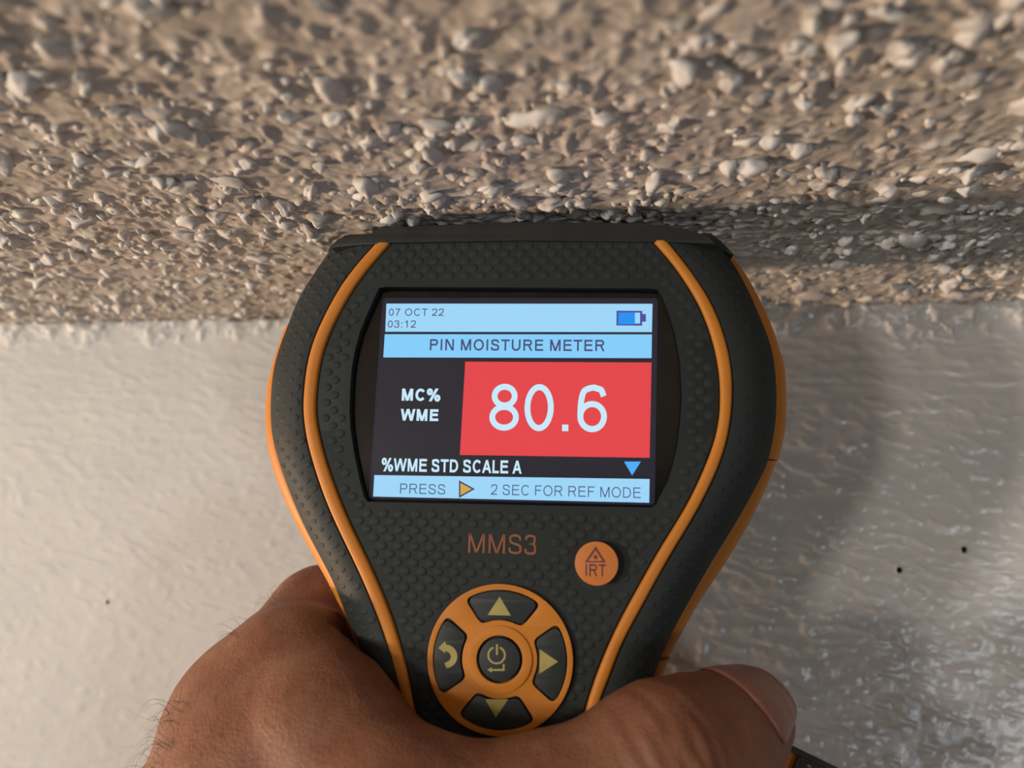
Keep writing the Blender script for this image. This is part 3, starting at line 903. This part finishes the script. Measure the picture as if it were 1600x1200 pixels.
def surface_nets(lo, hi, h):
    """smooth surface of hand_sdf on a grid, evaluated only near the skin"""
    n = np.ceil((hi - lo) / (h * 5)).astype(int) * 5 + 1
    cs = [lo[k] + np.arange(0, n[k], 5) * h for k in range(3)]
    G = np.stack(np.meshgrid(*cs, indexing='ij'), -1)
    Fc = hand_sdf(G.reshape(-1, 3)).reshape(G.shape[:3])
    F = np.full(n, 50.0, np.float32)
    idx = np.stack(np.meshgrid(*[np.arange(k) for k in n], indexing='ij'), -1)
    near = Fc[tuple(np.minimum((idx[..., k] + 2) // 5, Fc.shape[k] - 1) for k in range(3))]
    F[:] = near
    msk = np.abs(near) < 5 * h * 1.1 + 3.2
    pts = lo + idx[msk] * h
    out = np.empty(len(pts), np.float32)
    for s in range(0, len(pts), 400000): out[s:s + 400000] = hand_sdf(pts[s:s + 400000])
    F[msk] = out
    I = F < 0
    c = [(0, 0, 0), (1, 0, 0), (0, 1, 0), (1, 1, 0), (0, 0, 1), (1, 0, 1), (0, 1, 1), (1, 1, 1)]
    N = n - 1
    def cor(A, o): return A[o[0]:o[0] + N[0], o[1]:o[1] + N[1], o[2]:o[2] + N[2]]
    tot = sum(cor(I, o).astype(np.int8) for o in c)
    act = (tot > 0) & (tot < 8)
    ids = np.full(N, -1, np.int64); ids[act] = np.arange(act.sum())
    cell = np.argwhere(act)
    val = [F[tuple((cell + o).T)] for o in c]
    acc = np.zeros((len(cell), 3)); cnt = np.zeros(len(cell))
    for a in range(8):
        for ax in range(3):
            if c[a][ax] == 0:
                o = list(c[a]); o[ax] = 1; b = c.index(tuple(o))
                cr = (val[a] < 0) != (val[b] < 0)
                t = np.where(cr, val[a] / np.where(cr, val[a] - val[b], 1), 0)
                p = np.repeat(np.array(c[a], float)[None], len(cell), 0); p[:, ax] += t
                acc += p * cr[:, None]; cnt += cr
    Vv = lo + (cell + acc / cnt[:, None]) * h
    Q = []
    for ax in range(3):
        b1, b2 = (ax + 1) % 3, (ax + 2) % 3
        sl0 = [slice(None)] * 3; sl1 = [slice(None)] * 3
        sl0[ax] = slice(0, -1); sl1[ax] = slice(1, None)
        e = np.argwhere(I[tuple(sl0)] != I[tuple(sl1)])
        e = e[(e[:, b1] > 0) & (e[:, b2] > 0) & (e[:, b1] < N[b1]) & (e[:, b2] < N[b2])]
        fl = I[tuple(e.T)]
        def cid(d1, d2):
            q = e.copy(); q[:, b1] -= d1; q[:, b2] -= d2
            return ids[tuple(q.T)]
        q = np.stack([cid(0, 0), cid(1, 0), cid(1, 1), cid(0, 1)], 1)
        q[~fl] = q[~fl][:, ::-1]
        Q.append(q)
    return Vv, np.concatenate(Q)


LO = np.array((-86.0, -152.0, 100.0)); HI = np.array((52.0, -24.0, 216.0))
SV, SF = surface_nets(LO, HI, 0.75)


def grad(P, e=.4):
    return np.stack([hand_sdf(P + np.eye(3)[k] * e) - hand_sdf(P - np.eye(3)[k] * e) for k in range(3)], 1)


# clear rim cells, creases over the thumb joint, tendon and vein relief on the back of the hand
G_ = grad(SV); G_ /= np.linalg.norm(G_, axis=1)[:, None] + 1e-9
disp_h = np.zeros(len(SV))
ax = HC['tip'] - HC['ip']; ax[2] *= .5; ax /= np.linalg.norm(ax)
tt = (SV - HC['ip']) @ ax
side = np.cross(ax, (0, 0, -1.0)); side /= np.linalg.norm(side)
ss = (SV - HC['ip']) @ side
face = np.clip(-(G_[:, 2]) * 1.2 + .15, 0, 1) * np.exp(-(np.linalg.norm(SV - (HC['ip'] - ax * 2), axis=1) / 17) ** 4)
bow = .018 * ss ** 2
for t0, dp, wd, amp in ((-9.5, .22, .7, .5), (-6.6, .50, .9, .6), (-4.2, .35, .7, .5), (-1.8, .55, .95, .7), (.6, .30, .7, .5), (2.6, .40, .8, .6), (5.2, .18, .6, .4)):
    wob = amp * 3 * vnoise(ss / 4 + t0 * 3.1, ss * 0 + t0, 61)
    disp_h -= dp * face * np.exp(-((tt + bow - t0 + wob) / wd) ** 2)
    disp_h += dp * .55 * face * np.exp(-((tt + bow - t0 - 1.5 + wob) / 1.1) ** 2)
disp_h += .35 * vnoise(SV[:, 0] / 9, SV[:, 1] / 9 + SV[:, 2] / 13, 62) + .16 * vnoise(SV[:, 0] / 3.4 + SV[:, 2] / 5, SV[:, 1] / 3.4, 63)
disp_h += .07 * vnoise(SV[:, 0] / 1.3 + SV[:, 2] / 2, SV[:, 1] / 2.6, 64)
SV2 = SV + G_ * disp_h[:, None]
# flesh flattens where it presses on the meter
q = SV2 - ORG
mu, mv, mw = q @ AU, q @ AV, q @ AN
on = (mv > V_BOT - 1) & (mv < V_TOP)
ol, orr, l0, r1, bl, br = [f_(mv) for f_ in (oL, oR, sL0, sR1, bL, bR)]
ws = np.where(mu < l0, W_EDGE * np.clip((l0 - mu) / (l0 - ol), 0, 1) ** EXPO, np.where(mu > r1, W_EDGE * np.clip((mu - r1) / (orr - r1), 0, 1) ** EXPO, 0.0)) + 1.25
m_ = on & (mu > ol - .6) & (mu < orr + .6) & (mw < ws) & (mw > -9)
mw = np.where(m_, ws, mw)
m_ = on & (mu > bl - .9) & (mu < ol + 4) & (mw > -24) & (mw < -4.6) & ~m_
mu = np.where(m_, bl - .9, mu)
m_ = on & (mu < br + .9) & (mu > orr - 4) & (mw > -24) & (mw < -4.6)
mu = np.where(m_, br + .9, mu)
SV2 = ORG + mu[:, None] * AU + mv[:, None] * AV + mw[:, None] * AN


def skin_material():
    m = mat_new('skin', (0.36, 0.155, 0.095), rough=0.55, spec=0.25, sss=0.12)
    nt = m.node_tree; b = nt.nodes['Principled BSDF']
    tc = nt.nodes.new('ShaderNodeTexCoord')
    n1 = nt.nodes.new('ShaderNodeTexNoise'); n1.inputs['Scale'].default_value = 95; n1.inputs['Detail'].default_value = 6; n1.inputs['Roughness'].default_value = .62
    r = nt.nodes.new('ShaderNodeValToRGB')
    r.color_ramp.elements[0].position = .3; r.color_ramp.elements[0].color = (0.160, 0.062, 0.034, 1)
    r.color_ramp.elements[1].position = .7; r.color_ramp.elements[1].color = (0.235, 0.112, 0.062, 1)
    e = r.color_ramp.elements.new(.5); e.color = (0.198, 0.083, 0.047, 1)
    nt.links.new(tc.outputs['Object'], n1.inputs['Vector']); nt.links.new(n1.outputs['Fac'], r.inputs['Fac'])
    nt.links.new(r.outputs['Color'], b.inputs['Base Color'])
    vo = nt.nodes.new('ShaderNodeTexVoronoi'); vo.feature = 'DISTANCE_TO_EDGE'; vo.inputs['Scale'].default_value = 1100
    n2 = nt.nodes.new('ShaderNodeTexNoise'); n2.inputs['Scale'].default_value = 420; n2.inputs['Detail'].default_value = 6
    nt.links.new(tc.outputs['Object'], vo.inputs['Vector']); nt.links.new(tc.outputs['Object'], n2.inputs['Vector'])
    ad = nt.nodes.new('ShaderNodeMath'); ad.operation = 'MULTIPLY_ADD'; ad.inputs[1].default_value = .5
    nt.links.new(vo.outputs['Distance'], ad.inputs[0]); nt.links.new(n2.outputs['Fac'], ad.inputs[2])
    bp = nt.nodes.new('ShaderNodeBump'); bp.inputs['Strength'].default_value = .45; bp.inputs['Distance'].default_value = .0006
    nt.links.new(ad.outputs[0], bp.inputs['Height']); nt.links.new(bp.outputs['Normal'], b.inputs['Normal'])
    return m


M_skin = skin_material()
M_nail = mat_new('nail', (0.26, 0.115, 0.085), rough=0.36, spec=0.45, sss=0.1, color2=(0.225, 0.095, 0.07), var_scale=160, bump=.15, bump_scale=900)
M_hair = mat_new('dark_hair', (0.06, 0.045, 0.035), rough=0.45, color2=(0.09, 0.065, 0.05), var_scale=300)
M_hair2 = mat_new('pale_hair', (0.42, 0.29, 0.18), rough=0.4, color2=(0.36, 0.24, 0.15), var_scale=300)

base = cam2world(HC['wrist'][None])[0]
hand = link('hand', np_mesh('hand', cam2world(SV2) - base, SF), M_skin, smooth=True)
hand.location = base
tag(hand, 'left hand gripping the meter, thumb laid across its front below the keys', 'hand')


def on_skin(o, d, tmax=60):
    """march from o along d (camera mm) to the skin"""
    t = 0.0
    for _ in range(60):
        s = float(hand_sdf((o + d * t)[None])[0])
        if abs(s) < .02: break
        t += s * .9
        if t > tmax: return None
    return o + d * t


# thumb nail: a curved plate on the end joint
na = HC['tip'] - HC['dis']; na /= np.linalg.norm(na)
c0 = HC['tip']
eye = -c0 / np.linalg.norm(c0)
nn = eye - (eye @ na) * na; nn /= np.linalg.norm(nn)
nb = np.cross(na, nn)
NVt, NFt = [], []
NU, NVn = 22, 16
for i in range(NU):
    fi = -1.0 + 2.0 * i / (NU - 1)
    for j in range(NVn):
        g = j / (NVn - 1)
        phi = math.radians(NAIL[2]) * fi
        s0 = NAIL[0] + 1.8 * abs(fi) ** 2.5; s1 = NAIL[1] - 2.4 * abs(fi) ** 2.2
        s_ = s0 + (s1 - s0) * g
        rad = nn * math.cos(phi + NAIL[3]) + nb * math.sin(phi + NAIL[3])
        # march inwards from outside, in the plane across the finger
        o = c0 + na * min(s_, HN['tip'][3] * .62) + rad * 18
        if s_ > HN['tip'][3] * .62:
            k = (s_ - HN['tip'][3] * .62) / 5.0
            dr = -(rad * math.cos(k * .9) + na * math.sin(k * .9)); o = c0 + na * HN['tip'][3] * .3 - dr * 22
        else: dr = -rad
        p = on_skin(o, dr)
        rim = min(1, (1 - abs(fi)) * 6, g * 4)
        NVt.append(p - dr * (.10 + .42 * rim))
for i in range(NU - 1):
    for j in range(NVn - 1):
        a = i * NVn + j
        NFt.append((a, a + 1, a + NVn + 1, a + NVn))
nail = link('thumb_nail', np_mesh('thumb_nail', cam2world(np.array(NVt)) - base, NFt), M_nail, hand, smooth=True)
so = nail.modifiers.new('thickness', 'SOLIDIFY'); so.thickness = .0005; so.offset = 0
nail['label'] = 'smooth pinkish thumb nail'


# hairs on the back of the hand
hr = np.random.RandomState(5)
def hairs(name, specs, mat):
    VV, FF = [], []
    for root, d0, d1, ln, curl, rad in specs:
        n = 9; P = []
        for k in range(n):
            t = k / (n - 1)
            P.append(root + (d0 * (1 - t) + d1 * t) * ln * t + curl * math.sin(t * 3.0) * ln * .12)
        for k in range(n):
            tg = P[min(k + 1, n - 1)] - P[max(k - 1, 0)]; tg /= np.linalg.norm(tg)
            s1 = np.cross(tg, (0, 0, 1.0)); s1 /= np.linalg.norm(s1) + 1e-9; s2 = np.cross(tg, s1)
            rr = rad * (1 - .8 * k / (n - 1))
            for a in range(3):
                VV.append(P[k] + rr * (s1 * math.cos(a * 2.094) + s2 * math.sin(a * 2.094)))
        b0 = len(VV) - 3 * n
        for k in range(n - 1):
            for a in range(3):
                p, q = b0 + k * 3 + a, b0 + k * 3 + (a + 1) % 3
                FF.append((p, q, q + 3, p + 3))
    o = link(name, np_mesh(name, cam2world(np.array(VV)) - base, FF), mat, hand, smooth=True)
    o['kind'] = 'stuff'
    return o


def skin_at(px, py):
    r = ray(px, py); r /= np.linalg.norm(r)
    return on_skin(r * 60, r, 140)
dark, pale = [], []
def dirpx(ax_, ay_, z=0.0):
    d = np.array((ax_, -ay_, z), float); return d / np.linalg.norm(d)
for k in range(46):                                   # tuft on the outer edge near the wrist
    y = hr.uniform(1085, 1215); x = np.interp(y, (1060, 1097, 1149, 1199, 1230), (292, 272, 250, 229, 218)) + hr.uniform(-1, 26)
    p = skin_at(x, y)
    if p is None: continue
    dark.append((p, dirpx(-.5 + hr.normal(0, .25), -1, -.35), dirpx(-1, .9 + hr.normal(0, .5), .1), hr.uniform(4, 9.5), hr.normal(0, 1, 3), .038))
for k in range(12):
    t = hr.rand(); x = 345 + 110 * t + hr.uniform(0, 12); y = np.interp(x, (324, 354, 390, 425, 448, 470), (1017, 995, 965, 935, 916, 899)) + hr.uniform(4, 22)
    p = skin_at(x, y)
    if p is None: continue
    dark.append((p, dirpx(-.8, -.6, -.3), dirpx(-1, .3 + hr.normal(0, .4), .2), hr.uniform(3, 6.5), hr.normal(0, 1, 3), .03))
for c_ in ((424, 938), (430, 934)):
    p = skin_at(c_[0] + 4, c_[1] + 6)
    if p is not None: dark.append((p, dirpx(-.9, -1.1, -.2), dirpx(1.0, -1.1, 0), 5.5, np.array((-1.6, 1.2, 0)), .03))
for k in range(150):
    x = hr.uniform(240, 500); y = hr.uniform(960, 1210)
    p = skin_at(x, y)
    if p is None or p[2] > 175: continue
    d0 = dirpx(.5 + hr.normal(0, .5), .7 + hr.normal(0, .4), -.55); d1 = dirpx(.6 + hr.normal(0, .6), .6 + hr.normal(0, .4), .35)
    (pale if hr.rand() < .35 else dark).append((p, d0, d1, hr.uniform(2.2, 5.5), hr.normal(0, 1, 3), .022))
hairs('hand_hair', dark, M_hair)
hairs('hand_hair', pale, M_hair2)

# ================================================================ protective cap held in the same hand
capo = bpy.data.objects.new('protective_cap', None); COL.objects.link(capo)
tag(capo, 'orange and black protective cap sticking out below the thumb', 'cap')
e0 = ray(1205, 1149) * 146.0; e1 = ray(1345, 1217) * 143.0
ca = e1 - e0; ca /= np.linalg.norm(ca)
cn = -(e0 + e1) / np.linalg.norm(e0 + e1) + np.array((0, .12, 0)); cn = cn - (cn @ ca) * ca; cn /= np.linalg.norm(cn)
cv = np.cross(cn, ca); cv = cv if cv[1] > 0 else -cv
_cw = cam2world(e0[None])[0]
a_, b_, c_ = _cx(ca), _cx(cv), _cx(cn)
capo.matrix_world = Matrix(((a_[0], b_[0], c_[0], _cw[0]), (a_[1], b_[1], c_[1], _cw[1]), (a_[2], b_[2], c_[2], _cw[2]), (0, 0, 0, 1)))
def rbox(u0, u1, v0, v1, r=1.2): return rounded([(u0, v1), (u1, v1), (u1, v0), (u0, v0)], r)
curve_mesh('cap_body', [rbox(-18, 30, -22, -.6, 5)], -22, -.4, M_or, capo, bevel=1.0, smooth=True)
curve_mesh('cap_rim', [rbox(-18.5, 30.5, -1.1, 0, .4)], -22.4, .2, M_cap, capo, bevel=.25, smooth=True)
pt = rounded([(5.4, -1.0), (12.8, -1.0), (13.2, -3.0), (12.0, -5.2), (5.0, -4.6)], .8)
clip = curve_mesh('cap_clip', [pt], -1.0, .5, M_cap, capo, bevel=.3, smooth=True)
M_highlight = mat_new('painted_highlight', (0.30, 0.27, 0.19), rough=0.7, color2=(0.2, 0.18, 0.13), var_scale=500)  # pale highlights painted onto the black clip as flat spots
curve_mesh('painted_highlight', [circle(7.6, -2.0, .42, .22, 14)], .45, .53, M_highlight, clip)
curve_mesh('painted_highlight', [circle(12.0, -2.4, .7, .5, 14)], .45, .53, M_highlight, clip)
